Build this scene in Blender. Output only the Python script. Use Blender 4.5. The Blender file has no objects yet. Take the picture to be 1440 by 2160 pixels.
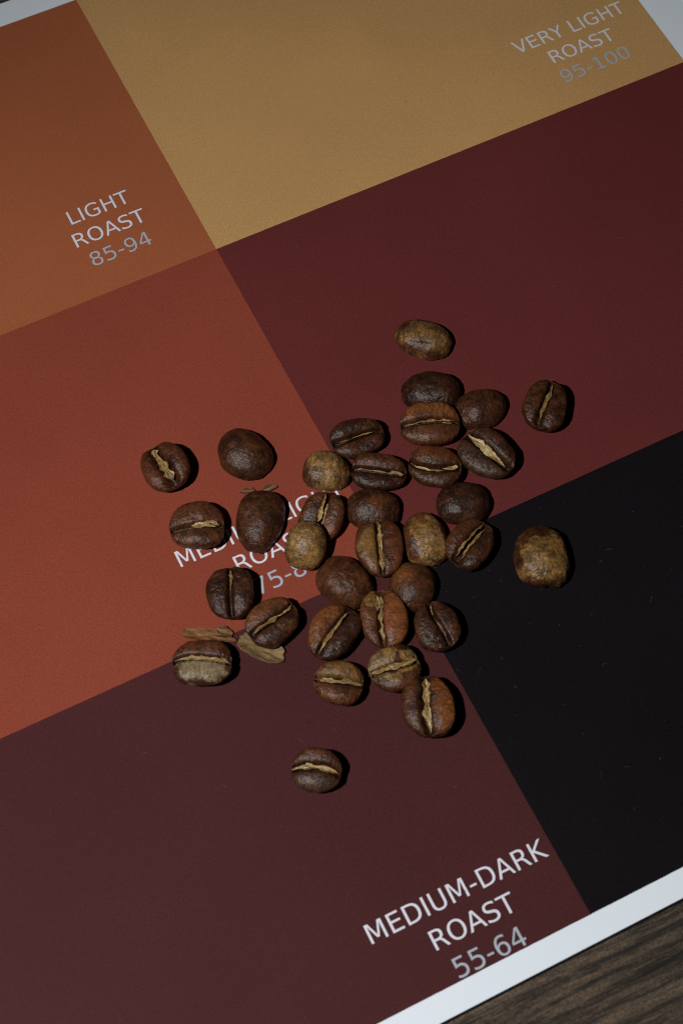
import bpy, math, random
import numpy as np
from mathutils import Matrix, Vector

# ---------------------------------------------------------------- scene basics
S = 0.072                      # metres per card unit (one swatch row)
scene = bpy.context.scene
col = scene.collection

CAM_POS = Vector((-0.89108007, -2.45087809, 3.68387531)) * S
CAM_R = Matrix(((0.8949759156776314, -0.44604508528161857, 0.007867162963796491),
                (0.3964553780033337, 0.803314181019715, 0.4444203638728298),
                (-0.20455132267775517, -0.3946265430362462, 0.8957838176267992)))
cam_data = bpy.data.cameras.new('camera')
cam = bpy.data.objects.new('camera', cam_data)
col.objects.link(cam)
cam.matrix_world = Matrix.Translation(CAM_POS) @ CAM_R.transposed().to_4x4()
cam_data.sensor_fit = 'VERTICAL'
cam_data.sensor_height = 36.0
cam_data.lens = 60.0
cam_data.clip_start = 0.005
cam_data.clip_end = 20.0
cam_data.dof.use_dof = True
cam_data.dof.focus_distance = 0.312
cam_data.dof.aperture_fstop = 32.0
scene.camera = cam

world = bpy.data.worlds.new('World')
scene.world = world
world.use_nodes = True
bg = world.node_tree.nodes['Background']
bg.inputs[0].default_value = (0.75, 0.85, 1.0, 1)
bg.inputs[1].default_value = 0.005

# one small hand-held flash to the left of the camera
XI = Vector((0.895, -0.446, 0.0)).normalized()
YI = Vector((0.446, 0.895, 0.0)).normalized()
L_DIR = (XI * -0.48 + YI * -0.50 + Vector((0, 0, 1))).normalized()
lamp_data = bpy.data.lights.new('flash_lamp', 'SPOT')
lamp = bpy.data.objects.new('flash_lamp', lamp_data)
col.objects.link(lamp)
lamp.location = Vector((0.0229, -0.0480, 0.0)) + L_DIR * (5.0 * S)
aim = Vector((0.0163, -0.1318, 0.0))      # the beam is aimed low on the card
lamp.rotation_euler = (aim - lamp.location).to_track_quat('-Z', 'Y').to_euler()
lamp_data.spot_size = math.radians(100)
lamp_data.spot_blend = 1.0
lamp_data.energy = 4.35
lamp_data.shadow_soft_size = 0.006
lamp_data.color = (1.0, 0.985, 0.96)

vs = scene.view_settings
vs.view_transform = 'Standard'
vs.look = 'None'
vs.exposure = 0.0
vs.gamma = 1.0
vs.use_curve_mapping = False
scene.render.engine = 'CYCLES'
scene.cycles.filter_width = 1.1

# ---------------------------------------------------------------- helpers
def tag(o, label=None, cat=None, group=None, kind=None):
    if label: o['label'] = label
    if cat: o['category'] = cat
    if group: o['group'] = group
    if kind: o['kind'] = kind
    return o

def empty(name, loc=(0, 0, 0)):
    o = bpy.data.objects.new(name, None)
    o.empty_display_size = 0.005
    col.objects.link(o)
    o.location = loc
    return o

def mesh_obj(name, verts, faces, mat, parent=None, smooth=False):
    me = bpy.data.meshes.new(name)
    me.from_pydata([tuple(v) for v in verts], [], faces)
    if smooth:
        me.polygons.foreach_set('use_smooth', [True] * len(me.polygons))
    if mat: me.materials.append(mat)
    o = bpy.data.objects.new(name, me)
    col.objects.link(o)
    if parent: o.parent = parent
    return o

def grid_mesh(name, V, F, mat, parent=None, colors=None, mask=None):
    """quads from numpy arrays, smooth shaded, with a colour and a mask attribute"""
    me = bpy.data.meshes.new(name)
    me.vertices.add(len(V)); me.vertices.foreach_set('co', V.astype(np.float32).ravel())
    me.loops.add(F.size); me.loops.foreach_set('vertex_index', F.astype(np.int32).ravel())
    me.polygons.add(len(F))
    me.polygons.foreach_set('loop_start', np.arange(0, F.size, 4, dtype=np.int32))
    me.polygons.foreach_set('loop_total', np.full(len(F), 4, dtype=np.int32))
    me.polygons.foreach_set('use_smooth', np.ones(len(F), dtype=bool))
    me.update(calc_edges=True)
    if colors is not None:
        a = me.color_attributes.new('tone', 'FLOAT_COLOR', 'POINT')
        a.data.foreach_set('color', np.c_[colors, np.ones(len(V))].astype(np.float32).ravel())
    if mask is not None:
        a = me.attributes.new('husk', 'FLOAT', 'POINT')
        a.data.foreach_set('value', mask.astype(np.float32))
    me.materials.append(mat)
    o = bpy.data.objects.new(name, me)
    col.objects.link(o)
    if parent: o.parent = parent
    return o

def nt(name):
    m = bpy.data.materials.new(name)
    m.use_nodes = True
    t = m.node_tree
    return m, t, t.nodes['Principled BSDF']

def node(t, typ, **kw):
    n = t.nodes.new(typ)
    for k, v in kw.items():
        if k.startswith('in_'):
            n.inputs[int(k[3:])].default_value = v
        else:
            setattr(n, k, v)
    return n

#--NOISE
def _hash(ix, iy, iz, seed):
    h = (ix * 374761393 + iy * 668265263 + iz * 2147483647 + seed * 974634777) & 0xFFFFFFFF
    h = ((h ^ (h >> 13)) * 1274126177) & 0xFFFFFFFF
    h = ((h ^ (h >> 16)) * 2246822519) & 0xFFFFFFFF
    return ((h ^ (h >> 15)) & 0xFFFFFF) / float(0xFFFFFF)

def vnoise(P, seed=0):
    I = np.floor(P).astype(np.int64); f = P - I
    f = f * f * f * (f * (f * 6 - 15) + 10)
    r = 0
    for dx in (0, 1):
        wx = f[:, 0] if dx else 1 - f[:, 0]
        for dy in (0, 1):
            wy = f[:, 1] if dy else 1 - f[:, 1]
            for dz in (0, 1):
                wz = f[:, 2] if dz else 1 - f[:, 2]
                r = r + wx * wy * wz * _hash(I[:, 0] + dx, I[:, 1] + dy, I[:, 2] + dz, seed)
    return r * 2 - 1

def fbm(P, seed=0, octv=4, gain=0.5):
    a, r, s = 1.0, 0, 0
    for o in range(octv):
        r = r + a * vnoise(P * 2.03 ** o + 17.3 * o, seed + o)
        s += a; a *= gain
    return r / s

def sstep(a, b, x):
    t = np.clip((x - a) / (b - a), 0, 1)
    return t * t * (3 - 2 * t)
#--SHAPE
def cube_sphere(n):
    t = np.linspace(-1, 1, n + 1)
    tx = np.tan(t * np.pi / 4)
    ty = np.sign(t) * np.abs(t) ** 1.3
    idx = {}
    pts = []; faces = []
    def vid(i, j, k):
        key = (i, j, k)
        if key not in idx:
            idx[key] = len(pts)
            pts.append((tx[i], ty[j], tx[k]))
        return idx[key]
    for ax in range(3):
        for side in (0, n):
            for p in range(n):
                for q in range(n):
                    def mk(a, b):
                        if ax == 0: return vid(side, a, b)
                        if ax == 1: return vid(b, side, a)
                        return vid(a, b, side)
                    f = [mk(p, q), mk(p + 1, q), mk(p + 1, q + 1), mk(p, q + 1)]
                    faces.append(f if side else f[::-1])
    d = np.array(pts)
    d /= np.linalg.norm(d, axis=1)[:, None]
    return d, np.array(faces)

# canonical bean, millimetres: x along the bean, y across, +z the creased face, -z the dome
def crease_y(x, p):
    t = x / p['a']
    return p['b'] * (p['g0'] + p['g1'] * np.sin(t * 2.2 + p['gp']) + p['g2'] * t * t)

def top_z(x, y, p):
    rho = np.clip((x / p['a']) ** 2 + (y / p['b']) ** 2, 0, 0.9999)
    return p['c2'] * (1 - rho) ** p['e']

def warp(P, p):
    Q = P.copy()
    t = P[:, 0] / p['a']
    Q[:, 1] = P[:, 1] * (1 + p['egg'] * t) + p['bend'] * p['b'] * (t * t - 0.3)
    Q[:, 2] = P[:, 2] * (1 + 0.5 * p['egg'] * t)
    q = np.sign(t) * np.abs(t) ** 0.94
    Q[:, 0] = q * p['a']
    return Q

def bean_surface(d, p):
    a, b = p['a'], p['b']
    P = np.empty_like(d)
    r2 = np.hypot(d[:, 0], d[:, 1])
    # slightly squarish outline
    k = (np.abs(d[:, 0]) ** 2.25 + np.abs(d[:, 1]) ** 2.25) ** (1 / 2.25) / np.maximum(r2, 1e-9)
    k = 1 + (1 / np.maximum(k, 0.5) - 1) * r2 ** 4
    P[:, 0] = a * d[:, 0] * k; P[:, 1] = b * d[:, 1] * k
    up = d[:, 2] > 0
    z = np.abs(d[:, 2])
    P[:, 2] = np.where(up, p['c2'] * z ** (2 * p['e']), -p['c1'] * z ** 0.92)
    s = P[:, 1] - crease_y(P[:, 0], p)
    face = sstep(0.0, 0.45, d[:, 2])
    w = np.where(s > 0, p['w'] * p['asym'], p['w'] / p['asym'])
    g = p['depth'] * np.exp(-(np.abs(s) / w) ** 2.4) + p['dip'] * np.exp(-(s / (0.42 * b)) ** 2)
    P[:, 2] -= g * face
    # small notch where the crease runs out at the ends
    endn = np.exp(-(s / (p['w'] * 1.3)) ** 2) * sstep(0.55, 0.95, np.abs(P[:, 0]) / a) * sstep(-0.35, 0.25, d[:, 2])
    P[:, 0] *= 1 - 0.05 * endn
    return P, s
#--POSE
def pose_matrix(p):
    """bean space (mm) -> world rotation; type D lies on its creased face"""
    M = Matrix.Rotation(math.radians(p['yaw']), 4, 'Z') @ Matrix.Rotation(math.radians(p['pitch']), 4, 'Y') \
        @ Matrix.Rotation(math.radians(p['roll']), 4, 'X')
    if p['type'] == 'D':
        M = M @ Matrix.Rotation(math.pi, 4, 'X')
    return M
#--END

# ---------------------------------------------------------------- materials
def print_material(name, rgb, rough=0.55, grain=0.10, spec=0.03):
    """ink on coated card: flat colour, very fine print screen and paper tooth"""
    m, t, b = nt(name)
    tc = node(t, 'ShaderNodeTexCoord')
    n1 = node(t, 'ShaderNodeTexNoise'); n1.inputs['Scale'].default_value = 4200; n1.inputs['Detail'].default_value = 3
    n2 = node(t, 'ShaderNodeTexNoise'); n2.inputs['Scale'].default_value = 26; n2.inputs['Detail'].default_value = 4
    for n in (n1, n2): t.links.new(tc.outputs['Object'], n.inputs['Vector'])
    def mad(a, mul, add):
        x = node(t, 'ShaderNodeMath', operation='MULTIPLY_ADD'); t.links.new(a, x.inputs[0])
        x.inputs[1].default_value = mul; x.inputs[2].default_value = add; return x.outputs[0]
    def mul(a, c):
        x = node(t, 'ShaderNodeMath', operation='MULTIPLY'); t.links.new(a, x.inputs[0]); t.links.new(c, x.inputs[1]); return x.outputs[0]
    f = mul(mad(n1.outputs[0], grain * 6, 1 - grain * 3), mad(n2.outputs[0], grain * 2.0, 1 - grain * 1.0))
    vm = node(t, 'ShaderNodeVectorMath', operation='SCALE'); vm.inputs[0].default_value = rgb
    t.links.new(f, vm.inputs['Scale']); t.links.new(vm.outputs[0], b.inputs['Base Color'])
    b.inputs['Roughness'].default_value = rough
    b.inputs['Specular IOR Level'].default_value = spec
    bp = node(t, 'ShaderNodeBump'); bp.inputs['Strength'].default_value = 0.25; bp.inputs['Distance'].default_value = 0.00003
    t.links.new(n1.outputs[0], bp.inputs['Height']); t.links.new(bp.outputs[0], b.inputs['Normal'])
    return m

M_PAPER = print_material('white_card', (0.76, 0.83, 0.91), grain=0.02)
M_TEXT = print_material('white_ink', (0.70, 0.71, 0.80), grain=0.06)
M_GREY = print_material('grey_ink', (0.40, 0.45, 0.52), grain=0.06)
M_EDGE, _t, _b = nt('card_dark_edge'); _b.inputs['Base Color'].default_value = (0.012, 0.013, 0.016, 1); _b.inputs['Roughness'].default_value = 0.8

def attr_material(name, rough_a, rough_b, spec, fine, bump_d, sheen_tint):
    m, t, b = nt(name)
    tc = node(t, 'ShaderNodeTexCoord')
    at = node(t, 'ShaderNodeAttribute', attribute_name='tone')
    hu = node(t, 'ShaderNodeAttribute', attribute_name='husk')
    n1 = node(t, 'ShaderNodeTexNoise'); n1.inputs['Scale'].default_value = fine; n1.inputs['Detail'].default_value = 3
    n1.inputs['Roughness'].default_value = 0.65
    n2 = node(t, 'ShaderNodeTexNoise'); n2.inputs['Scale'].default_value = fine * 0.28; n2.inputs['Detail'].default_value = 3
    for n in (n1, n2): t.links.new(tc.outputs['Object'], n.inputs['Vector'])
    r1 = node(t, 'ShaderNodeMapRange'); r1.inputs[1].default_value = 0.3; r1.inputs[2].default_value = 0.7
    r1.inputs[3].default_value = 0.75; r1.inputs[4].default_value = 1.25
    t.links.new(n1.outputs[0], r1.inputs[0])
    vm = node(t, 'ShaderNodeVectorMath', operation='SCALE')
    t.links.new(at.outputs['Color'], vm.inputs[0]); t.links.new(r1.outputs[0], vm.inputs['Scale'])
    t.links.new(vm.outputs[0], b.inputs['Base Color'])
    mx = node(t, 'ShaderNodeMapRange'); mx.inputs[3].default_value = rough_a; mx.inputs[4].default_value = rough_b
    t.links.new(hu.outputs['Fac'], mx.inputs[0]); t.links.new(mx.outputs[0], b.inputs['Roughness'])
    ms = node(t, 'ShaderNodeMapRange'); ms.inputs[3].default_value = spec; ms.inputs[4].default_value = spec * 1.35
    t.links.new(hu.outputs['Fac'], ms.inputs[0]); t.links.new(ms.outputs[0], b.inputs['Specular IOR Level'])
    ad = node(t, 'ShaderNodeMath', operation='MULTIPLY_ADD'); ad.inputs[1].default_value = 2.2
    t.links.new(n2.outputs[0], ad.inputs[0]); t.links.new(n1.outputs[0], ad.inputs[2])
    bp = node(t, 'ShaderNodeBump'); bp.inputs['Strength'].default_value = 0.85; bp.inputs['Distance'].default_value = bump_d
    t.links.new(ad.outputs[0], bp.inputs['Height']); t.links.new(bp.outputs[0], b.inputs['Normal'])
    return m

M_BEAN = attr_material('roasted_bean', 0.33, 0.31, 0.29, 3600, 0.00010, 0)
M_SKIN = attr_material('silverskin', 0.40, 0.40, 0.30, 5200, 0.00006, 0)

M_CHAFF = attr_material('loose_chaff', 0.45, 0.45, 0.25, 5200, 0.00008, 0)
_t = M_CHAFF.node_tree
_pb = _t.nodes['Principled BSDF']; _out = _t.nodes['Material Output']
_tl = node(_t, 'ShaderNodeBsdfTranslucent'); _tp = node(_t, 'ShaderNodeBsdfTransparent')
_m1 = node(_t, 'ShaderNodeMixShader', in_0=0.25); _m2 = node(_t, 'ShaderNodeMixShader', in_0=0.22)
_t.links.new(_pb.inputs['Base Color'].links[0].from_socket, _tl.inputs[0])
_t.links.new(_pb.outputs[0], _m1.inputs[1]); _t.links.new(_tl.outputs[0], _m1.inputs[2])
_t.links.new(_m1.outputs[0], _m2.inputs[1]); _t.links.new(_tp.outputs[0], _m2.inputs[2])
_t.links.new(_m2.outputs[0], _out.inputs[0])

def wood_material():
    m, t, b = nt('weathered_wood')
    tc = node(t, 'ShaderNodeTexCoord')
    mp = node(t, 'ShaderNodeMapping'); mp.inputs['Rotation'].default_value = (0, 0, math.radians(4)); mp.inputs['Scale'].default_value = (1, 15, 15)
    t.links.new(tc.outputs['Object'], mp.inputs[0])
    warpn = node(t, 'ShaderNodeTexNoise'); warpn.inputs['Scale'].default_value = 18
    t.links.new(tc.outputs['Object'], warpn.inputs['Vector'])
    va = node(t, 'ShaderNodeVectorMath', operation='MULTIPLY_ADD'); va.inputs[1].default_value = (0.02, 0.16, 0.0)
    t.links.new(warpn.outputs['Color'], va.inputs[0]); t.links.new(mp.outputs[0], va.inputs[2])
    n1 = node(t, 'ShaderNodeTexNoise'); n1.inputs['Scale'].default_value = 46; n1.inputs['Detail'].default_value = 7; n1.inputs['Roughness'].default_value = 0.78
    n2 = node(t, 'ShaderNodeTexNoise'); n2.inputs['Scale'].default_value = 9; n2.inputs['Detail'].default_value = 3
    n3 = node(t, 'ShaderNodeTexNoise'); n3.inputs['Scale'].default_value = 2500; n3.inputs['Detail'].default_value = 2
    t.links.new(va.outputs[0], n1.inputs['Vector']); t.links.new(va.outputs[0], n2.inputs['Vector']); t.links.new(tc.outputs['Object'], n3.inputs['Vector'])
    cr = node(t, 'ShaderNodeValToRGB')
    e = cr.color_ramp.elements
    e[0].position = 0.38; e[0].color = (0.012, 0.0095, 0.0075, 1)
    e[1].position = 0.70; e[1].color = (0.19, 0.122, 0.068, 1)
    for pos, c in ((0.45, (0.034, 0.025, 0.018, 1)), (0.51, (0.088, 0.062, 0.042, 1)), (0.60, (0.135, 0.094, 0.062, 1))):
        x = e.new(pos); x.color = c
    t.links.new(n1.outputs[0], cr.inputs[0])
    mr = node(t, 'ShaderNodeMapRange'); mr.inputs[1].default_value = 0.3; mr.inputs[2].default_value = 0.7; mr.inputs[3].default_value = 0.50; mr.inputs[4].default_value = 1.75
    t.links.new(n2.outputs[0], mr.inputs[0])
    mr3 = node(t, 'ShaderNodeMapRange'); mr3.inputs[1].default_value = 0.3; mr3.inputs[2].default_value = 0.7; mr3.inputs[3].default_value = 0.55; mr3.inputs[4].default_value = 1.45
    t.links.new(n3.outputs[0], mr3.inputs[0])
    mm = node(t, 'ShaderNodeMath', operation='MULTIPLY'); t.links.new(mr.outputs[0], mm.inputs[0]); t.links.new(mr3.outputs[0], mm.inputs[1])
    vm = node(t, 'ShaderNodeVectorMath', operation='SCALE')
    t.links.new(cr.outputs[0], vm.inputs[0]); t.links.new(mm.outputs[0], vm.inputs['Scale'])
    t.links.new(vm.outputs[0], b.inputs['Base Color'])
    b.inputs['Roughness'].default_value = 0.75
    bp = node(t, 'ShaderNodeBump'); bp.inputs['Strength'].default_value = 1.0; bp.inputs['Distance'].default_value = 0.0009
    t.links.new(n1.outputs[0], bp.inputs['Height']); t.links.new(bp.outputs[0], b.inputs['Normal'])
    return m

# ---------------------------------------------------------------- table and card
THICK = 0.0010
def box(name, x0, x1, y0, y1, z0, z1, mats, parent=None, bevel=0.0):
    v = [(x0, y0, z0), (x1, y0, z0), (x1, y1, z0), (x0, y1, z0), (x0, y0, z1), (x1, y0, z1), (x1, y1, z1), (x0, y1, z1)]
    f = [(4, 5, 6, 7), (3, 2, 1, 0), (0, 1, 5, 4), (1, 2, 6, 5), (2, 3, 7, 6), (3, 0, 4, 7)]
    o = mesh_obj(name, v, f, mats[0], parent)
    if len(mats) > 1:
        o.data.materials.append(mats[1])
        for p in o.data.polygons[1:]: p.material_index = 1
    return o

table = box('table_top', -0.45, 0.45, -0.45, 0.45, -0.03, -THICK - 0.0001, [wood_material()])
tag(table, 'dark weathered wooden table top under the card', kind='structure')

card = empty('roast_colour_card', (0, 0, 0))
tag(card, 'printed coffee roast colour card with white border lying on wood', 'card')
U0, U1, VB, VT = -1.5, 1.58, -1.992, 1.030
def bevelled_card(x0, x1, y0, y1, z0, z1, g):
    v = [(x0 - g, y0 - g, z0), (x1 + g, y0 - g, z0), (x1 + g, y1 + g, z0), (x0 - g, y1 + g, z0), (x0, y0, z1), (x1, y0, z1), (x1, y1, z1), (x0, y1, z1)]
    top = mesh_obj('white_sheet', [(x, y, z1 + 0.00001) for x, y in ((x0, y0), (x1, y0), (x1, y1), (x0, y1))], [(0, 1, 2, 3)], M_PAPER, card)
    mesh_obj('dark_edge_board', v, [(4, 5, 6, 7), (3, 2, 1, 0), (0, 1, 5, 4), (1, 2, 6, 5), (2, 3, 7, 6), (3, 0, 4, 7)], M_EDGE, card)  # board with dark sloped sides reaching past the white sheet
bevelled_card(U0 * S, U1 * S, VB * S, VT * S, -THICK, 0.0, 0.00032)
UL, UR = -1.4259, 1.4259
V1, V2, V3, V4 = 0.9498, 0.0, -1.0, -1.9333
swatches = [
    ('light roast', (0.345, 0.104, 0.045), UL, 0, V2, V1, 'orange brown swatch'),
    ('very light roast', (0.525, 0.305, 0.122), 0, UR, V2, V1, 'golden tan swatch'),
    ('medium light roast', (0.244, 0.0540, 0.0320), UL, 0, V3, V2, 'brick red swatch'),
    ('medium roast', (0.122, 0.0262, 0.0250), 0, UR, V3, V2, 'maroon swatch'),
    ('medium dark roast', (0.066, 0.0195, 0.0210), UL, 0, V4, V3, 'dark plum brown swatch'),
    ('dark roast', (0.0082, 0.0066, 0.0082), 0, UR, V4, V3, 'near black swatch'),
]
ZS = 0.00003
sw = {}
def soft_rect(u0, u1, v0, v1, z, seed):
    """rectangle whose printed edge wanders a few hundredths of a millimetre"""
    rnd = random.Random(seed); pts = []
    n = 90
    j = lambda: rnd.uniform(-0.0002, 0.0002)
    for i in range(n): pts.append((u0 + (u1 - u0) * i / n, v0))
    for i in range(n): pts.append((u1, v0 + (v1 - v0) * i / n))
    for i in range(n): pts.append((u1 - (u1 - u0) * i / n, v1))
    for i in range(n): pts.append((u0, v1 - (v1 - v0) * i / n))
    return [((x + j()) * S, (y + j()) * S, z) for x, y in pts]
for k, (nm, rgb, u0, u1, v0, v1, lab) in enumerate(swatches):
    m = print_material('ink_' + nm.replace(' ', '_'), rgb, grain=0.17 if k != 5 else 0.25)
    pts = soft_rect(u0 - 0.0008, u1 + 0.0008, v0 - 0.0008, v1 + 0.0008, ZS + k * 0.000004, k)
    o = mesh_obj('colour_swatch', pts, [tuple(range(len(pts)))], m, card)
    o['label'] = lab
    sw[nm] = o

# lettering, drawn from outlines (font units, 1493 = cap height)
G = {
'E': (1294, 'M201 1493H1145V1323H403V881H1114V711H403V170H1163V0H201Z'),
'T': (1251, 'M-6 1493H1257V1323H727V0H524V1323H-6Z'),
'I': (604, 'M201 1493H403V0H201Z'),
'L': (1141, 'M201 1493H403V170H1130V0H201Z'),
'H': (1540, 'M201 1493H403V881H1137V1493H1339V0H1137V711H403V0H201Z'),
'M': (1767, 'M201 1493H502L883 477L1266 1493H1567V0H1370V1311L985 287H782L397 1311V0H201Z'),
'K': (1343, 'M201 1493H403V862L1073 1493H1333L592 797L1386 0H1120L403 719V0H201Z'),
'A': (1401, 'M700 1294L426 551H975ZM586 1493H815L1384 0H1174L1038 383H365L229 0H16Z'),
'V': (1401, 'M586 0L16 1493H227L700 236L1174 1493H1384L815 0Z'),
'Y': (1251, 'M-4 1493H213L627 879L1038 1493H1255L727 711V0H524V711Z'),
'D': (1577, 'M403 1327V166H647Q956 166 1099 306Q1243 446 1243 748Q1243 1048 1099 1187Q956 1327 647 1327ZM201 1493H616Q1050 1493 1253 1312Q1456 1132 1456 748Q1456 362 1252 181Q1048 0 616 0H201Z'),
'O': (1612, 'M807 1356Q587 1356 457 1192Q328 1028 328 745Q328 463 457 299Q587 135 807 135Q1027 135 1155 299Q1284 463 1284 745Q1284 1028 1155 1192Q1027 1356 807 1356ZM807 1520Q1121 1520 1309 1309Q1497 1099 1497 745Q1497 392 1309 181Q1121 -29 807 -29Q492 -29 303 181Q115 391 115 745Q115 1099 303 1309Q492 1520 807 1520Z'),
'R': (1423, 'M909 700Q974 678 1035 606Q1097 534 1159 408L1364 0H1147L956 383Q882 533 812 582Q743 631 623 631H403V0H201V1493H657Q913 1493 1039 1386Q1165 1279 1165 1063Q1165 922 1099 829Q1034 736 909 700ZM403 1327V797H657Q803 797 877 864Q952 932 952 1063Q952 1194 877 1260Q803 1327 657 1327Z'),
'S': (1300, 'M1096 1444V1247Q981 1302 879 1329Q777 1356 682 1356Q517 1356 427 1292Q338 1228 338 1110Q338 1011 397 960Q457 910 623 879L745 854Q971 811 1078 702Q1186 594 1186 412Q1186 195 1040 83Q895 -29 614 -29Q508 -29 388 -5Q269 19 141 66V274Q264 205 382 170Q500 135 614 135Q787 135 881 203Q975 271 975 397Q975 507 907 569Q840 631 686 662L563 686Q337 731 236 827Q135 923 135 1094Q135 1292 274 1406Q414 1520 659 1520Q764 1520 873 1501Q982 1482 1096 1444Z'),
'U': (1499, 'M178 1493H381V586Q381 346 468 240Q555 135 750 135Q944 135 1031 240Q1118 346 1118 586V1493H1321V561Q1321 269 1176 120Q1032 -29 750 -29Q467 -29 322 120Q178 269 178 561Z'),
'G': (1587, 'M1219 213V614H889V780H1419V139Q1302 56 1161 13Q1020 -29 860 -29Q510 -29 312 175Q115 380 115 745Q115 1111 312 1315Q510 1520 860 1520Q1006 1520 1137 1484Q1269 1448 1380 1378V1163Q1268 1258 1142 1306Q1016 1354 877 1354Q603 1354 465 1201Q328 1048 328 745Q328 443 465 290Q603 137 877 137Q984 137 1068 155Q1152 174 1219 213Z'),
'-': (739, 'M100 643H639V479H100Z'),
'0': (1303, 'M651 1360Q495 1360 416 1206Q338 1053 338 745Q338 438 416 284Q495 131 651 131Q808 131 886 284Q965 438 965 745Q965 1053 886 1206Q808 1360 651 1360ZM651 1520Q902 1520 1034 1321Q1167 1123 1167 745Q1167 368 1034 169Q902 -29 651 -29Q400 -29 267 169Q135 368 135 745Q135 1123 267 1321Q400 1520 651 1520Z'),
'1': (1303, 'M254 170H584V1309L225 1237V1421L582 1493H784V170H1114V0H254Z'),
'4': (1303, 'M774 1317L264 520H774ZM721 1493H975V520H1188V352H975V0H774V352H100V547Z'),
'5': (1303, 'M221 1493H1014V1323H406V957Q450 972 494 979Q538 987 582 987Q832 987 978 850Q1124 713 1124 479Q1124 238 974 104Q824 -29 551 -29Q457 -29 359 -13Q262 3 158 35V238Q248 189 344 165Q440 141 547 141Q720 141 821 232Q922 323 922 479Q922 635 821 726Q720 817 547 817Q466 817 385 799Q305 781 221 743Z'),
'6': (1303, 'M676 827Q540 827 460 734Q381 641 381 479Q381 318 460 224Q540 131 676 131Q812 131 891 224Q971 318 971 479Q971 641 891 734Q812 827 676 827ZM1077 1460V1276Q1001 1312 923 1331Q846 1350 770 1350Q570 1350 464 1215Q359 1080 344 807Q403 894 492 940Q581 987 688 987Q913 987 1043 850Q1174 714 1174 479Q1174 249 1038 110Q902 -29 676 -29Q417 -29 280 169Q143 368 143 745Q143 1099 311 1309Q479 1520 762 1520Q838 1520 915 1505Q993 1490 1077 1460Z'),
'7': (1303, 'M168 1493H1128V1407L586 0H375L885 1323H168Z'),
'8': (1303, 'M651 709Q507 709 424 632Q342 555 342 420Q342 285 424 208Q507 131 651 131Q795 131 878 208Q961 286 961 420Q961 555 878 632Q796 709 651 709ZM449 795Q319 827 246 916Q174 1005 174 1133Q174 1312 301 1416Q429 1520 651 1520Q874 1520 1001 1416Q1128 1312 1128 1133Q1128 1005 1055 916Q983 827 854 795Q1000 761 1081 662Q1163 563 1163 420Q1163 203 1030 87Q898 -29 651 -29Q404 -29 271 87Q139 203 139 420Q139 563 221 662Q303 761 449 795ZM375 1114Q375 998 447 933Q520 868 651 868Q781 868 854 933Q928 998 928 1114Q928 1230 854 1295Q781 1360 651 1360Q520 1360 447 1295Q375 1230 375 1114Z'),
'9': (1303, 'M225 31V215Q301 179 379 160Q457 141 532 141Q732 141 837 275Q943 410 958 684Q900 598 811 552Q722 506 614 506Q390 506 259 641Q129 777 129 1012Q129 1242 265 1381Q401 1520 627 1520Q886 1520 1022 1321Q1159 1123 1159 745Q1159 392 991 181Q824 -29 541 -29Q465 -29 387 -14Q309 1 225 31ZM627 664Q763 664 842 757Q922 850 922 1012Q922 1173 842 1266Q763 1360 627 1360Q491 1360 411 1266Q332 1173 332 1012Q332 850 411 757Q491 664 627 664Z'),
}
import re
def outlines(path):
    toks = re.findall(r'[MLHVQZ]|-?\d+', path)
    res = []; cur = []; i = 0; x = y = 0; cmd = None
    while i < len(toks):
        if toks[i].isalpha():
            cmd = toks[i]; i += 1
            if cmd == 'Z':
                res.append(cur); cur = []
            continue
        if cmd in 'ML':
            x, y = int(toks[i]), int(toks[i + 1]); i += 2; cur.append((x, y))
        elif cmd == 'H': x = int(toks[i]); i += 1; cur.append((x, y))
        elif cmd == 'V': y = int(toks[i]); i += 1; cur.append((x, y))
        elif cmd == 'Q':
            cx, cy, ex, ey = map(int, toks[i:i + 4]); i += 4
            for s in (0.25, 0.5, 0.75, 1.0):
                cur.append(((1 - s) ** 2 * x + 2 * s * (1 - s) * cx + s * s * ex, (1 - s) ** 2 * y + 2 * s * (1 - s) * cy + s * s * ey))
            x, y = ex, ey
    return res

def lettering(text, uc, v, mat, parent, width):
    cu = bpy.data.curves.new('lettering', 'CURVE'); cu.dimensions = '2D'; cu.fill_mode = 'FRONT'
    pen = 0; loops = []
    for ch in text:
        if ch == ' ': pen += 651; continue
        adv, path = G[ch]
        for lp in outlines(path): loops.append([(px + pen, py) for px, py in lp])
        pen += adv
    xs = [q[0] for lp in loops for q in lp]
    k = width / (max(xs) - min(xs)); mid = (max(xs) + min(xs)) / 2
    kh = 0.0432 / 1493
    for lp in loops:
        sp = cu.splines.new('POLY'); sp.points.add(len(lp) - 1); sp.use_cyclic_u = True
        for q, pt in zip(lp, sp.points): pt.co = (((q[0] - mid) * k) * S * 1000, (q[1] * kh) * S * 1000, 0, 1)
    tmp = bpy.data.objects.new('tmp', cu); col.objects.link(tmp)
    me = bpy.data.meshes.new_from_object(tmp.evaluated_get(bpy.context.evaluated_depsgraph_get()))
    me.transform(Matrix.Scale(0.001, 4))
    bpy.data.objects.remove(tmp); bpy.data.curves.remove(cu)
    me.materials.clear(); me.materials.append(mat); me.name = 'lettering'
    o = bpy.data.objects.new('lettering', me); col.objects.link(o)
    o.location = (uc * S, v * S, ZS + 0.00007); o.parent = parent
    o['label'] = 'printed words ' + text
    return o
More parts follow.
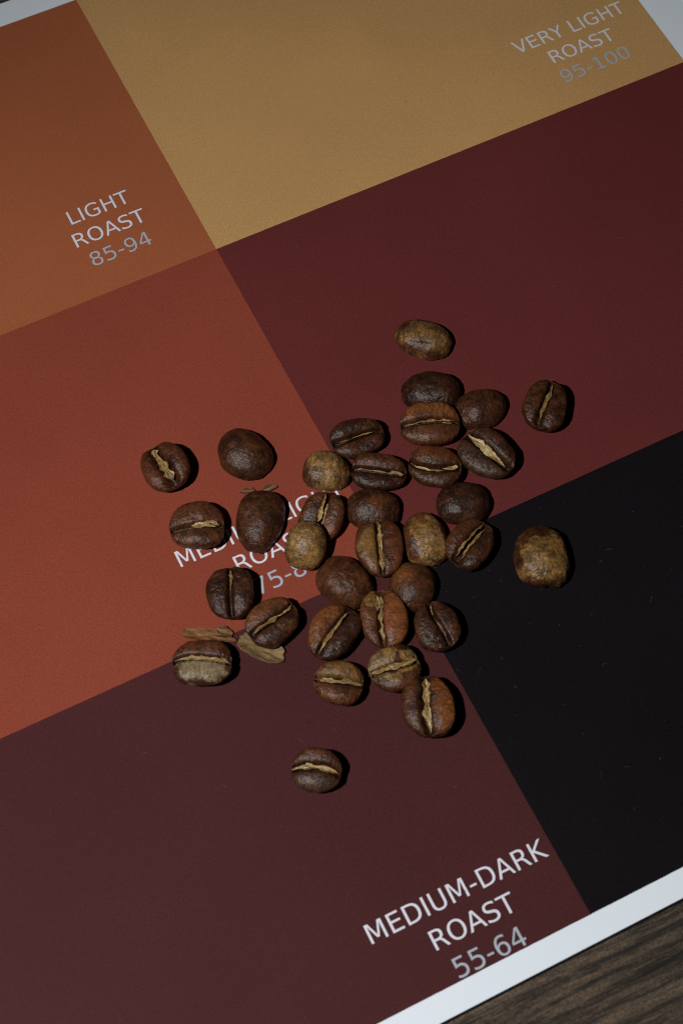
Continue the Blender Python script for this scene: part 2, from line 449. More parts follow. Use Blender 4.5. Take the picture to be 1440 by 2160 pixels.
for nm, lines, uc, v0 in (
        ('very light roast', ('VERY LIGHT', 'ROAST', '95-100'), 1.199, 0.2275),
        ('light roast', ('LIGHT', 'ROAST', '85-94'), -0.2235, 0.2370),
        ('medium light roast', ('MEDIUM-LIGHT', 'ROAST', '75-84'), -0.2370, -0.7915),
        ('medium dark roast', ('MEDIUM-DARK', 'ROAST', '55-64'), -0.2345, -1.7820)):
    W = {'ROAST': 0.2, 'MEDIUM-DARK': 0.435, 'MEDIUM-LIGHT': 0.436, 'VERY LIGHT': 0.351, 'LIGHT': 0.170, '95-100': 0.212, '85-94': 0.166, '75-84': 0.166, '55-64': 0.167}
    for q, tx in enumerate(lines):
        lettering(tx, uc, v0 - 0.0735 * q, M_GREY if q == 2 else M_TEXT, sw[nm], W[tx])

# ---------------------------------------------------------------- coffee beans
DIRS, FACES = cube_sphere(46)
DARK = np.array((0.026, 0.0100, 0.0055)); BROWN = np.array((0.104, 0.0355, 0.0135)); RED = np.array((0.150, 0.044, 0.0155))
ORANGE = np.array((0.205, 0.070, 0.0195)); TAN = np.array((0.205, 0.106, 0.031)); PALE = np.array((0.235, 0.175, 0.098))
GOLD = np.array((0.37, 0.240, 0.088)); GREY = np.array((0.060, 0.036, 0.023))
TINT = {'r': RED, 'o': ORANGE, 't': TAN, 'p': PALE, 'b': BROWN, 'd': DARK, 'g': GREY}

def make_bean(num, p, look, label):
    seed = num * 31
    a, b = p['a'], p['b']
    P, s = bean_surface(DIRS, p)
    N = DIRS / np.array((a, b, (p['c1'] + p['c2']) / 2)); N /= np.linalg.norm(N, axis=1)[:, None]
    C = P.copy()                                        # canonical coordinates in mm
    top = sstep(-0.1, 0.35, DIRS[:, 2])
    # --- relief: broad lumps, wrinkles, fine skin
    dis = 0.32 * fbm(C * 0.27 + seed, seed, 2)
    dis += 0.055 * fbm(C * 1.1 + seed, seed + 3, 3)
    wr = fbm(C * np.array((2.6, 0.9, 0.9)) + seed, seed + 7, 3)
    n_warp = fbm(C * 0.55 + seed + 60, seed + 6, 2)
    rim = sstep(0.55, 1.0, np.hypot(C[:, 0] / a, C[:, 1] / b))
    endw = sstep(0.35, 0.95, np.abs(C[:, 0]) / a)
    dis += -1.5 * look.get('wr', 0.05) * (1 - np.abs(wr)) ** 5 * (0.25 + 0.75 * endw)
    dis += 0.020 * fbm(C * 4.2 + seed, seed + 9, 2)
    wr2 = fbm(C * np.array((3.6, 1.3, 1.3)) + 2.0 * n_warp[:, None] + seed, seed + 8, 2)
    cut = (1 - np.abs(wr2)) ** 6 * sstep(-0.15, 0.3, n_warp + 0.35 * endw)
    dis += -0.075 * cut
    # --- colours
    base = look.get('base', 0.35)
    n_mid = fbm(C * 0.75 + seed + 5, seed + 11, 3)
    n_fine = fbm(C * 3.2 + seed, seed + 13, 3)
    k = np.clip(base + 0.6 * n_mid + 0.45 * n_fine + 0.10 * rim, 0, 1)[:, None]
    colr = DARK * (1 - k) + BROWN * k
    streak = fbm(C * np.array((3.0, 0.8, 0.8)) + 1.5 * n_warp[:, None] + seed, seed + 15, 3)
    for side, key in ((1, 'plus'), (-1, 'minus')):
        if key in look:
            tn, st = look[key]
            off = s * side
            m = sstep(0.1, 2.2, off + 0.7 * n_mid) * sstep(1.02, 0.72, np.abs(C[:, 0]) / a + 0.18 * n_mid) * (DIRS[:, 2] > -0.35)
            if tn in 'tp': m = sstep(0.10, 0.6, off + 0.5 * n_mid) * sstep(1.0, 0.75, np.hypot(C[:, 0] / a, C[:, 1] / b) * 0.97 + 0.35 * n_mid)
            m = np.clip(m * st * (1 + 0.5 * n_fine), 0, 1)[:, None]
            colr = colr * (1 - m) + TINT[tn] * m
    for (tx, ty, rad, tn, st) in look.get('spots', ()):
        dd = np.hypot((C[:, 0] / a - tx), (C[:, 1] / b - ty)) / rad
        m = (st * np.exp(-dd ** 2) * (1 + 0.5 * n_fine)).clip(0, 1)[:, None]
        colr = colr * (1 - m) + TINT[tn] * m
    # --- papery husk still stuck on the surface, with torn edges
    cov = look.get('husk', 0)
    husk = np.zeros(len(C))
    if cov:
        hx, hy = look.get('hc', (0.0, 0.0))
        n_h = fbm(C * 0.30 + seed + 40, seed + 21, 4, 0.42) + 0.05 * n_fine
        g = 1.0 * n_h - 0.8 * np.hypot(C[:, 0] / a - hx, C[:, 1] / b - hy) * look.get('hs', 1.0)
        q = np.quantile(g, 1 - cov)
        sf = look.get('hsoft', 0.035)
        husk = sstep(q - sf, q + sf, g + (0.12 * n_fine if sf > 0.1 else 0))
        edge = np.exp(-((g - q) / 0.05) ** 2)
        hc = (TAN * (1 + 0.75 * n_mid[:, None] + 0.35 * n_fine[:, None]) * (1 - 0.6 * ((1 - np.abs(wr)) ** 7)[:, None])).clip(0.012, 1)
        hp = sstep(0.0, 0.5, fbm(C * 0.9 + 90, seed + 23, 3))[:, None] * look.get('pale', 0.25)
        hc = hc * (1 - hp) + PALE * hp
        colr = colr * (1 - husk[:, None]) + hc * husk[:, None]
        colr *= 1 - (0.35 if sf < 0.1 else 0.0) * edge[:, None]
        dis += 0.05 * husk + 0.025 * husk * fbm(C * np.array((1.2, 5, 5)) + seed, seed + 25, 2)
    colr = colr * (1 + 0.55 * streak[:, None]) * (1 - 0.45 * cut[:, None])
    # inside of the crease is coloured darker
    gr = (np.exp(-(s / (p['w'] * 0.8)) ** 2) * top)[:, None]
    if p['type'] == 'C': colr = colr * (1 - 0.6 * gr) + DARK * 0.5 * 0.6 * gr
    P = P + N * dis[:, None]
    P = warp(P, p)
    # --- pose
    M3 = np.array(pose_matrix(p).to_3x3())
    Q = P @ M3.T
    z0 = Q[:, 2].min()
    root = empty('coffee_bean', (p['x'] / 1000, p['y'] / 1000, 0.0))
    tag(root, label, 'coffee bean', 'roasted coffee beans scattered on the card')
    off = np.array((0, 0, -z0 + 0.06 + p.get('lift', 0)))
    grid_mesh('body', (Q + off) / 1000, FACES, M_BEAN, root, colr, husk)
    if p['type'] != 'C': return root
    # --- silverskin ribbon lodged in the crease (one mesh, several torn strips)
    rnd = np.random.RandomState(seed)
    VV, FF, CC = [], [], []
    base_i = 0
    for (t0, t1, wm, up, shift) in look.get('skin', ((-0.85, 0.85, 0.6, 0.0, 0.0),)):
        nu, nv = 90, 13
        u = np.linspace(t0, t1, nu)
        prof = sstep(0, 0.22, (u - t0) / (t1 - t0)) * sstep(0, 0.16, (t1 - u) / (t1 - t0))
        jag = vnoise(np.c_[u * a * 0.8 + shift * 9, np.full(nu, seed * 1.0), np.zeros(nu)], seed + 31)
        jl = fbm(np.c_[u * a * 1.7, np.full(nu, 3.0 + seed), np.zeros(nu)], seed + 33)
        jr = fbm(np.c_[u * a * 1.7, np.full(nu, 8.0 + seed), np.zeros(nu)], seed + 35)
        width = (0.88 if wm < 0.8 else 1.0) * wm * (0.15 + 0.85 * prof) * np.clip(0.92 + 0.6 * jag, 0.5, 2)
        gx = u * a * 0.985
        gy = crease_y(gx, p) + shift * b + 0.10 * vnoise(np.c_[u * a * 1.3, np.full(nu, 5.0), np.zeros(nu)], seed + 37)
        vv = np.linspace(-1, 1, nv)
        A, B = np.meshgrid(np.arange(nu), vv, indexing='ij')
        A = A.ravel(); B = B.ravel()
        yy = gy[A] + B * 0.5 * width[A] * (1 + 0.35 * np.where(B < 0, jl[A], jr[A]) * 1.1)
        xx = gx[A] + 0.06 * fbm(np.c_[u[A] * a * 3, B * 2, np.zeros(len(A))], seed + 39, 2)
        zz = top_z(xx, yy, p)
        dp = p['dip'] * np.exp(-((yy - crease_y(xx, p)) / (0.42 * b)) ** 2)
        q3 = np.c_[u[A] * a, B * 0.8, np.full(len(A), seed * 0.7)]
        fold = 0.20 * fbm(q3 * np.array((0.7, 3.4, 1)), seed + 41, 3) + 0.14 * (1 - np.abs(vnoise(q3 * np.array((0.9, 2.4, 1)), seed + 43))) - 0.05
        zz = zz - dp - 0.31 + up + fold * (0.6 + 0.6 * np.abs(B)) - 0.12 * (1 - B * B)
        VV.append(np.c_[xx, yy, zz])
        ii = np.arange(nu * nv).reshape(nu, nv)
        fq = np.stack([ii[:-1, :-1], ii[1:, :-1], ii[1:, 1:], ii[:-1, 1:]], -1).reshape(-1, 4)
        # tear out a few small holes along the rims
        keep = (vnoise(q3[fq[:, 0]] * np.array((2.2, 3.0, 1)), seed + 45) < 0.74)
        FF.append(fq[keep] + base_i); base_i += nu * nv
        st = fbm(q3 * np.array((0.55, 5.0, 1)), seed + 47, 3) + 0.35 * fbm(q3 * np.array((2.5, 1.2, 1)), seed + 48, 2)
        lt = np.clip(0.40 + 1.5 * st + look.get('bright', 0.0), 0.0, 1.3)[:, None]
        c = np.array((0.11, 0.055, 0.018)) * (1 - lt) + GOLD * lt
        wh = sstep(0.9, 1.2, lt); c = c * (1 - wh) + np.array((0.52, 0.41, 0.215)) * wh
        sp = sstep(0.25, 0.6, fbm(q3 * 1.4 + 50, seed + 49, 2))[:, None] * 0.55
        CC.append(np.clip(c * (1 - sp) + np.array((0.17, 0.08, 0.03)) * sp, 0.01, 1))
    V = warp(np.concatenate(VV), p) @ M3.T + off
    sk = grid_mesh('silverskin', V / 1000, np.concatenate(FF), M_SKIN, root, np.concatenate(CC), np.zeros(len(V)))
    return root

# pose and size of every bean: millimetres and degrees
BEANS = {
 1: dict(type='D', egg=0.004, bend=0.013, e=0.3, g0=0.0, g1=0.042, gp=-0.499, g2=0.0, w=0.46, asym=1.04, depth=0.5, dip=0.1, roll=-2.107, pitch=0.772, yaw=-44.236, a=5.127, b=3.842, c1=3.15, c2=0.845, x=25.02, y=-35.49),
 2: dict(type='D', egg=0.023, bend=0.032, e=0.3, g0=0.0, g1=-0.058, gp=0.017, g2=0.0, w=0.46, asym=0.84, depth=0.5, dip=0.1, roll=0.283, pitch=-2.617, yaw=-26.49, a=5.42, b=4.044, c1=3.316, c2=0.89, x=21.14, y=-45.94),
 3: dict(type='C', egg=-0.016, bend=-0.059, e=0.3, g0=0.0, g1=0.05, gp=0.395, g2=0.0, w=0.5, asym=1.01, depth=1.2, dip=0.5, roll=6.0, pitch=0.0, yaw=-23.143, a=5.366, b=4.027, c1=2.899, c2=1.852, x=17.42, y=-52.31),
 4: dict(type='D', egg=-0.084, bend=-0.049, e=0.3, g0=0.0, g1=0.088, gp=-0.105, g2=0.0, w=0.46, asym=1.3, depth=0.5, dip=0.1, roll=-4.069, pitch=0.955, yaw=-4.382, a=4.673, b=3.917, c1=3.212, c2=0.862, x=27.55, y=-52.7),
 5: dict(type='C', egg=-0.1, bend=-0.03, e=0.3, g0=0.0, g1=-0.1, gp=0.0, g2=0.0, w=0.55, asym=1.15, depth=1.2, dip=0.5, roll=4.0, pitch=0.0, yaw=49.101, a=4.979, b=3.998, c1=2.879, c2=1.839, x=37.44, y=-57.99),
 6: dict(type='C', egg=-0.118, bend=0.082, e=0.3, g0=0.0, g1=-0.067, gp=-0.376, g2=0.0, w=0.8, asym=1.2, depth=1.2, dip=0.5, roll=6.0, pitch=0.0, yaw=-67.577, a=5.275, b=4.085, c1=2.941, c2=1.879, x=23.62, y=-61.98),
 7: dict(type='C', egg=-0.081, bend=0.046, e=0.3, g0=0.0, g1=0.09, gp=0.396, g2=0.0, w=0.46, asym=0.96, depth=1.2, dip=0.5, roll=10.0, pitch=0.0, yaw=-10.94, a=4.767, b=3.441, c1=2.478, c2=1.583, x=4.91, y=-48.99),
 8: dict(type='C', egg=-0.064, bend=-0.084, e=0.3, g0=-0.1, g1=-0.075, gp=-0.303, g2=0.15, w=0.46, asym=0.93, depth=1.2, dip=0.5, roll=8.0, pitch=0.0, yaw=-29.837, a=4.849, b=3.371, c1=2.427, c2=1.551, x=5.21, y=-56.66),
 9: dict(type='C', egg=0.027, bend=-0.002, e=0.3, g0=-0.2, g1=0.082, gp=-0.067, g2=0.32, w=0.55, asym=0.8, depth=1.2, dip=0.5, roll=6.0, pitch=0.0, yaw=-37.623, a=4.687, b=3.719, c1=2.677, c2=1.711, x=14.31, y=-60.09),
 10: dict(type='D', egg=-0.092, bend=0.029, e=0.3, g0=0.0, g1=0.063, gp=0.354, g2=0.0, w=0.46, asym=0.84, depth=0.5, dip=0.1, roll=1.48, pitch=3.787, yaw=-33.18, a=4.363, b=3.562, c1=2.921, c2=0.784, x=-2.73, y=-51.87),
 11: dict(type='D', egg=0.027, bend=-0.06, e=0.3, g0=0.0, g1=0.066, gp=-0.202, g2=0.0, w=0.46, asym=0.96, depth=0.5, dip=0.1, roll=-2.91, pitch=1.496, yaw=-69.612, a=5.181, b=4.317, c1=3.54, c2=0.95, x=-14.1, y=-42.67),
 12: dict(type='C', egg=-0.03, bend=0.025, e=0.3, g0=0.0, g1=0.097, gp=-0.023, g2=0.0, w=1.0, asym=1.08, depth=1.3, dip=0.5, roll=-10.0, pitch=0.0, yaw=88.984, a=4.631, b=4.052, c1=2.917, c2=1.864, x=-27.91, y=-39.69),
 13: dict(type='C', egg=0.084, bend=-0.077, e=0.3, g0=-0.12, g1=0.06, gp=-0.257, g2=0.0, w=0.46, asym=0.97, depth=1.2, dip=0.5, roll=0.0, pitch=0.0, yaw=-22.027, a=4.693, b=4.119, c1=2.966, c2=1.895, x=-27.57, y=-52.37),
 14: dict(type='D', egg=0.16, bend=0.066, e=0.3, g0=0.0, g1=-0.096, gp=-0.47, g2=0.0, w=0.46, asym=0.76, depth=0.5, dip=0.1, roll=-1.207, pitch=-2.946, yaw=55.433, a=5.829, b=4.032, c1=3.306, c2=0.887, x=-17.29, y=-55.7),
 15: dict(type='C', egg=-0.073, bend=0.036, e=0.3, g0=0.0, g1=0.065, gp=-0.497, g2=0.0, w=0.46, asym=1.02, depth=1.2, dip=0.5, roll=-4.0, pitch=-16.0, thin=0.72, yaw=41.762, a=4.466, b=3.863, c1=2.003, c2=1.777, x=-7.44, y=-59.89),
 16: dict(type='D', egg=-0.03, bend=-0.027, e=0.3, g0=0.0, g1=-0.096, gp=-0.082, g2=0.0, w=0.46, asym=0.96, depth=0.5, dip=0.1, roll=0.0, pitch=-26.0, lift=0.9, yaw=50.01, a=4.142, b=3.497, c1=2.867, c2=0.769, x=-12.54, y=-64.03),
 17: dict(type='D', egg=-0.012, bend=-0.036, e=0.3, g0=0.0, g1=0.054, gp=-0.459, g2=0.0, w=0.46, asym=1.29, depth=0.5, dip=0.1, roll=1.069, pitch=-0.173, yaw=-32.067, a=4.766, b=3.858, c1=3.163, c2=0.849, x=1.24, y=-62.22),
 18: dict(type='C', egg=0.106, bend=0.014, e=0.3, g0=0.0, g1=-0.044, gp=-0.12, g2=0.0, w=0.46, asym=1.29, depth=1.2, dip=0.5, roll=0.0, pitch=0.0, yaw=70.687, a=5.301, b=4.035, c1=2.905, c2=1.856, x=-1.39, y=-69.87),
 19: dict(type='D', egg=-0.08, bend=-0.0, e=0.3, g0=0.0, g1=0.052, gp=0.47, g2=0.0, w=0.46, asym=0.81, depth=0.5, dip=0.1, roll=-1.332, pitch=-2.255, yaw=72.488, a=4.953, b=3.875, c1=3.177, c2=0.852, x=6.55, y=-71.23),
 20: dict(type='D', egg=0.043, bend=0.002, e=0.3, g0=0.0, g1=0.077, gp=0.09, g2=0.0, w=0.46, asym=1.04, depth=0.5, dip=0.1, roll=4.593, pitch=4.525, yaw=-26.49, a=4.658, b=3.948, c1=3.237, c2=0.869, x=15.7, y=-68.25),
 21: dict(type='C', egg=-0.093, bend=-0.052, e=0.3, g0=0.0, g1=-0.054, gp=-0.248, g2=0.0, w=0.7, asym=1.06, depth=1.5, dip=0.5, roll=0.0, pitch=0.0, yaw=28.517, a=4.858, b=3.778, c1=2.72, c2=1.738, x=12.78, y=-75.89),
 22: dict(type='D', egg=-0.082, bend=0.036, e=0.3, g0=0.0, g1=-0.056, gp=-0.278, g2=0.0, w=0.46, asym=1.15, depth=0.5, dip=0.1, roll=4.34, pitch=4.206, yaw=67.992, a=5.958, b=4.623, c1=3.791, c2=1.017, x=22.77, y=-83.04),
 23: dict(type='C', egg=0.047, bend=-0.038, e=0.3, g0=0.0, g1=-0.054, gp=0.219, g2=0.0, w=0.46, asym=1.02, depth=1.2, dip=0.5, roll=-4.0, pitch=0.0, yaw=68.89, a=4.716, b=4.025, c1=2.898, c2=1.852, x=-27.6, y=-66.33),
 24: dict(type='C', egg=-0.095, bend=0.044, e=0.3, g0=0.0, g1=-0.074, gp=0.06, g2=0.0, w=0.46, asym=0.89, depth=1.2, dip=0.5, roll=4.0, pitch=0.0, yaw=16.632, a=4.698, b=3.856, c1=2.776, c2=1.774, x=-23.58, y=-74.01),
 25: dict(type='C', egg=0.002, bend=-0.08, e=0.3, g0=0.0, g1=-0.078, gp=-0.459, g2=0.0, w=0.46, asym=1.28, depth=1.2, dip=0.5, roll=-4.0, pitch=0.0, yaw=-24.258, a=5.051, b=4.046, c1=2.913, c2=1.861, x=-37.12, y=-75.59),
 26: dict(type='D', egg=-0.095, bend=-0.067, e=0.3, g0=0.0, g1=-0.045, gp=-0.186, g2=0.0, w=0.46, asym=0.91, depth=0.5, dip=0.1, roll=-2.278, pitch=-0.812, yaw=-71.63, a=5.203, b=4.284, c1=3.513, c2=0.942, x=-9.32, y=-72.38),
 27: dict(type='D', egg=0.006, bend=-0.083, e=0.3, g0=0.0, g1=0.051, gp=0.488, g2=0.0, w=0.46, asym=0.76, depth=0.5, dip=0.1, roll=-1.255, pitch=-0.518, yaw=54.532, a=4.477, b=3.891, c1=3.191, c2=0.856, x=0.38, y=-78.08),
 28: dict(type='C', egg=0.088, bend=-0.043, e=0.3, g0=0.0, g1=-0.048, gp=0.02, g2=0.0, w=0.46, asym=0.95, depth=1.2, dip=0.5, roll=0.0, pitch=0.0, yaw=32.363, a=5.108, b=3.961, c1=2.852, c2=1.822, x=-15.33, y=-80.28),
 29: dict(type='C', egg=0.017, bend=-0.042, e=0.3, g0=0.1, g1=-0.076, gp=-0.291, g2=0.0, w=0.46, asym=1.27, depth=1.2, dip=0.5, roll=0.0, pitch=0.0, yaw=70.687, a=5.353, b=3.883, c1=2.796, c2=1.786, x=-6.75, y=-81.78),
 30: dict(type='C', egg=-0.086, bend=-0.034, e=0.3, g0=-0.12, g1=0.14, gp=0.262, g2=0.0, w=0.46, asym=1.22, depth=1.2, dip=0.5, roll=0.0, pitch=0.0, yaw=79.742, a=4.358, b=3.769, c1=2.714, c2=1.734, x=0.49, y=-86.67),
 31: dict(type='C', egg=0.036, bend=0.081, e=0.3, g0=0.0, g1=-0.063, gp=-0.179, g2=0.0, w=0.5, asym=0.8, depth=1.2, dip=0.5, roll=0.0, pitch=0.0, yaw=-3.299, a=4.394, b=3.949, c1=2.843, c2=1.817, x=-9.29, y=-90.39),
 32: dict(type='C', egg=0.067, bend=-0.021, e=0.3, g0=0.0, g1=0.09, gp=-0.18, g2=0.0, w=0.46, asym=1.29, depth=1.2, dip=0.5, roll=4.0, pitch=0.0, yaw=-39.835, a=4.253, b=3.578, c1=2.576, c2=1.646, x=-18.57, y=-88.49),
 33: dict(type='C', egg=-0.019, bend=-0.067, e=0.3, g0=0.04, g1=-0.047, gp=-0.11, g2=0.0, w=0.7, asym=1.28, depth=1.2, dip=0.5, roll=0.0, pitch=0.0, yaw=69.788, a=5.127, b=4.397, c1=3.166, c2=2.022, x=-7.51, y=-98.83),
 34: dict(type='C', egg=0.075, bend=-0.009, e=0.3, g0=0.12, g1=0.02, gp=-0.305, g2=-0.28, w=0.55, asym=1.02, depth=1.2, dip=0.5, roll=14.0, pitch=0.0, yaw=-33.18, a=4.09, b=3.479, c1=2.505, c2=1.6, x=-28.34, y=-100.12),
}
CHAFF = [
 (-34.11, -70.71, 8.6, 2.4, -36, 0.5, 0.5, 3, (0.26, 0.115, 0.04), 'long curled brown chaff flake behind the silvery creased bean'),
 (-31.66, -71.26, 3.8, 2.0, -40, 0.6, 0.5, 8, (0.2, 0.105, 0.042), 'small brown chaff flake at the right end of the long one'),
 (-26.99, -76.61, 8.4, 4.4, -54, 0.2, 0.7, 5, (0.285, 0.19, 0.085), 'large pale tan chaff flake under the straight-seamed bean'),
 (-16.62, -48.86, 2.6, 1.2, -20, 0.3, 0.3, 12, (0.25, 0.11, 0.05), 'tiny reddish chaff scrap at the left top of the long dark bean'),
 (-13.01, -50.13, 3.0, 1.3, -10, 0.5, 0.4, 14, (0.27, 0.14, 0.07), 'tiny pale chaff scrap at the right top of the long dark bean'),
]

LOOKS = {
 1: (dict(base=.5, husk=.62, hc=(0, -.15), hs=1.7, pale=.3, hsoft=.3), 'tan-mottled bean lying dome up, farthest from the pile at the top on maroon'),
 2: (dict(base=.05, wr=.07), 'dark dome-up bean tucked directly behind the orange-topped creased bean'),
 3: (dict(base=.55, plus=('o', .75), minus=('b', .7), skin=((-.85, .8, .42, .02, 0), (.35, .72, .3, .08, -.14)), bright=.15), 'creased bean with orange-brown upper lobe touching the dark dome-up bean behind it'),
 4: (dict(base=.28), 'plain dark brown dome-up bean right of the orange-topped bean, above the wide gold-creased one'),
 5: (dict(base=.30, skin=((-.72, .86, .85, .08, 0),), wr=.09), 'lone creased bean at the right end on the maroon swatch'),
 6: (dict(base=.22, minus=('g', .55), skin=((-.9, .78, 1.35, .18, 0),), bright=.22), 'creased bean on maroon with a very wide gold seam slanting down rightward'),
 7: (dict(base=.18, skin=((-.82, .62, .26, .0, 0),), bright=-.12), 'dark creased bean with a thin brown seam, diagonally left of the orange-topped bean'),
 8: (dict(base=.08, plus=('r', .30), skin=((-.88, .4, .26, .03, 0), (.3, .88, .62, .1, .02)), bright=.3), 'narrow dark creased bean whose pale seam thickens at its right end'),
 9: (dict(base=.25, plus=('r', .45), skin=((-.9, .35, .38, .02, -.1), (.25, .85, .62, .1, 0)), bright=.1), 'glossy broken-looking creased bean just below the orange-topped bean'),
 10: (dict(base=.55, husk=.66, hsoft=.22, hc=(.1, .1), pale=.3), 'tan mottled dome-up bean at the left of the dark narrow creased bean'),
 11: (dict(base=.22, spots=((.1, -.25, .35, 'o', .22),)), 'large round dark dome-up bean alone on the brick red swatch, upper left'),
 12: (dict(base=.35, minus=('r', .15), plus=('r', .30), skin=((-.72, .8, 1.8, .2, .02),), bright=.12), 'leftmost bean, round and creased with a wide yellowish seam'),
 13: (dict(base=.50, plus=('r', .2), skin=((-.15, .82, .9, .18, 0), (.3, .75, .4, .2, .1)), bright=.25), 'creased bean above the letters MED with torn pale skin at the right of its seam'),
 14: (dict(base=.28, spots=((.1, -.3, .4, 'o', .12),)), 'long egg-shaped dark dome-up bean lying across the printed words'),
 15: (dict(base=.40, minus=('r', .25), skin=((-.3, .85, .75, .12, .1), (-.55, .5, .4, .16, -.12)), bright=.15, spots=((-.5, -.45, .4, 'o', .5),)), 'creased bean with ragged double seam partly hidden behind a tan round bean'),
 16: (dict(base=.6, husk=.80, hsoft=.25, hc=(-.1, 0), pale=.28), 'small shiny olive-tan dome-up bean in front of the ragged-seamed bean'),
 17: (dict(base=.2, spots=((.1, -.1, .35, 'o', .4),)), 'dark dome-up bean in the pile centre partly behind an upright creased bean'),
 18: (dict(base=.40, plus=('t', .85), minus=('r', .40), skin=((-.92, .92, .85, .1, 0),), bright=.15), 'upright creased bean in the pile centre, left lobe tan and right lobe reddish'),
 19: (dict(base=.5, husk=.46, hsoft=.12, hc=(-.1, .1), pale=.3, spots=((.5, 0, .5, 'o', .5),)), 'half tan, half brown dome-up bean right of the upright centre bean'),
 20: (dict(base=.05), 'very dark round dome-up bean at the edge of the maroon and black swatches'),
 21: (dict(base=.25, plus=('b', .5), skin=((-.8, .85, .55, .12, .12), (-.85, .8, .5, .12, -.13)), bright=.0), 'creased bean with an open split gold seam rising to the right, partly on black'),
 22: (dict(base=.30, husk=.50, hc=(-.25, .0), hs=1.3, pale=.06, hsoft=.14), 'lone dome-up bean on the black swatch with a large tan husk patch'),
 23: (dict(base=.12, skin=((-.2, .96, .40, .03, 0),), bright=.05), 'dark creased bean just left of the printed number 75, seam upright'),
 24: (dict(base=.20, plus=('o', .45), skin=((-.92, .9, .62, .12, 0),), bright=.15), 'creased bean with a straight pale diagonal seam resting against a tan flake'),
 25: (dict(base=.20, plus=('r', .28), minus=('p', .85), skin=((-.9, .95, .9, .08, 0),), bright=.05, wr=.09), 'creased bean with silvery tan lower lobe beside the chaff flakes, lower left'),
 26: (dict(base=.55, wr=.04), 'large plain brown dome-up bean in the lower middle of the pile'),
 27: (dict(base=.35, spots=((.3, -.5, .5, 'o', .75),)), 'smooth dome-up bean with an orange left side, behind the reddest bean'),
 28: (dict(base=.18, plus=('o', .65), minus=('d', .5), skin=((-.95, .9, .66, .1, 0),), bright=.18), 'creased bean with orange left lobe and slanting gold seam, left of the reddest bean'),
 29: (dict(base=.6, minus=('o', 1.0), plus=('b', .9), husk=.10, hc=(.5, .6), hs=1.6, skin=((-.9, .75, .6, .1, 0), (.2, .8, .5, .04, .16)), bright=.15, spots=((0, -.5, .9, 'r', .6),)), 'reddest bean in the pile, upright with a glossy orange right lobe'),
 30: (dict(base=.30, skin=((-.6, .1, .34, .04, 0), (.35, .85, .3, .04, 0)), bright=-.02, wr=.10), 'wrinkled dark creased bean right of the reddest bean, beside the black swatch'),
 31: (dict(base=.35, husk=.55, hc=(0, 0), pale=.5, skin=((-1.0, .95, .85, .1, 0),), bright=.12), 'pale husk-covered creased bean just below the reddest bean'),
 32: (dict(base=.35, plus=('t', .6), minus=('r', .30), skin=((-.95, .95, .75, .1, 0),), bright=.0, wr=.08), 'creased bean with tan upper lobe, left of the pale husk-covered bean'),
 33: (dict(base=.22, minus=('o', .8), plus=('b', .35), skin=((-.92, .92, 1.1, .12, 0),), bright=.12), 'creased bean with an orange right lobe at the lower right of the pile'),
 34: (dict(base=.30, minus=('g', .55), plus=('b', .4), skin=((-.95, .95, .85, .14, 0),), bright=.25), 'lone small creased bean nearest the bottom on the plum swatch'),
}
for num, (look, label) in LOOKS.items():
    make_bean(num, BEANS[num], look, label)

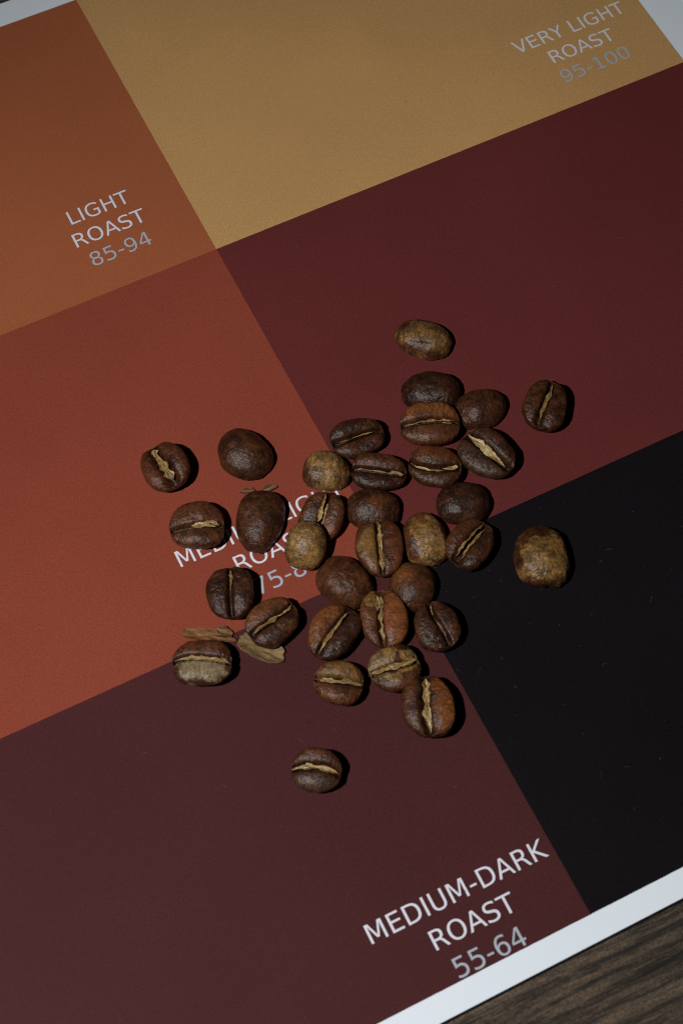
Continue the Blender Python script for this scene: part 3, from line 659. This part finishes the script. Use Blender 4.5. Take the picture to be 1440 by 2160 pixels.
# ---------------------------------------------------------------- loose chaff flakes
def chaff(x, y, lx, ly, yaw, lift, curl, seed, tone, label):
    """thin curled scrap of coffee chaff, millimetres"""
    nr, na = 12, 48
    th = np.linspace(0, 2 * np.pi, na, endpoint=False)
    jag = 1 + 0.22 * vnoise(np.c_[np.cos(th) * 1.6, np.sin(th) * 1.6, np.full(na, seed * 1.7)], seed) \
        + 0.08 * vnoise(np.c_[np.cos(th) * 6, np.sin(th) * 6, np.full(na, seed * 2.3)], seed + 1)
    V = [(0.0, 0.0)]; F3 = []; F4 = []
    for i in range(1, nr + 1):
        for j in range(na):
            r = i / nr * jag[j]
            V.append((r * np.cos(th[j]) * lx / 2, r * np.sin(th[j]) * ly / 2))
    V = np.array(V)
    q = np.c_[V, np.full(len(V), seed * 3.1)]
    z = curl * 1.5 * (V[:, 1] / ly * 2) ** 2 + 0.35 * fbm(q * 0.5, seed + 2, 2) + 0.10 * fbm(q * np.array((0.8, 3.5, 1)), seed + 3, 3)
    z = z - z.min() + 0.05 + lift * (V[:, 0] / lx + 0.5)
    for j in range(na):
        F3.append((0, 1 + j, 1 + (j + 1) % na))
    for i in range(nr - 1):
        for j in range(na):
            k0 = 1 + i * na; k1 = k0 + na
            F4.append((k0 + j, k1 + j, k1 + (j + 1) % na, k0 + (j + 1) % na))
    c, s = math.cos(math.radians(yaw)), math.sin(math.radians(yaw))
    W = np.c_[V[:, 0] * c - V[:, 1] * s, V[:, 0] * s + V[:, 1] * c, z] / 1000
    o = mesh_obj('chaff_flake', W, F3 + F4, M_CHAFF, None, True)
    o.location = (x / 1000, y / 1000, 0)
    st = fbm(q * np.array((0.7, 4.0, 1)), seed + 5, 3)
    cc = np.clip(np.array(tone) * (1 + 1.1 * st[:, None]), 0.01, 1)
    a = o.data.color_attributes.new('tone', 'FLOAT_COLOR', 'POINT')
    a.data.foreach_set('color', np.c_[cc, np.ones(len(V))].astype(np.float32).ravel())
    so = o.modifiers.new('thickness', 'SOLIDIFY'); so.thickness = 0.00003
    tag(o, label, 'chaff', 'loose chaff flakes')
for args in CHAFF: chaff(*args)

# ---------------------------------------------------------------- lint and dust on the card
def lint():
    rnd = random.Random(9); V = []; F = []
    for i in range(230):
        if i < 90: u, v = rnd.uniform(0.0, 0.75), rnd.uniform(-1.9, -1.02)
        elif i < 170: u, v = rnd.uniform(-1.1, 0.0), rnd.uniform(-1.9, -1.02)
        else: u, v = rnd.uniform(-0.6, 1.2), rnd.uniform(-0.9, 0.6)
        x, y = u * S, v * S
        L = rnd.choice((0.0001, 0.00015, 0.0002, 0.0006, 0.0012)) * rnd.uniform(0.5, 1.3)
        w = 0.000028 if L > 0.0003 else 0.00006
        w *= rnd.uniform(0.5, 1.2)
        ang = rnd.uniform(0, math.pi); bend = rnd.uniform(-1.5, 1.5)
        n = 5; k0 = len(V)
        for j in range(n + 1):
            t = j / n - 0.5; aa = ang + bend * t
            px, py = x + math.cos(aa) * L * t, y + math.sin(aa) * L * t
            nx, ny = -math.sin(aa), math.cos(aa)
            h = 0.00014 + 0.00003 * math.sin(j)
            V += [(px - nx * w / 2, py - ny * w / 2, h), (px + nx * w / 2, py + ny * w / 2, h), (px, py, h + w * 0.6)]
        for j in range(n):
            a0 = k0 + 3 * j
            for q in range(3):
                r = (q + 1) % 3
                F.append((a0 + q, a0 + r, a0 + 3 + r, a0 + 3 + q))
    m, t, b = nt('lint_fibre'); b.inputs['Base Color'].default_value = (0.15, 0.135, 0.135, 1); b.inputs['Roughness'].default_value = 0.9
    tag(mesh_obj('dust_and_lint', V, F, m), 'specks of dust and short fibres scattered on the card', 'dust', kind='stuff')
lint()
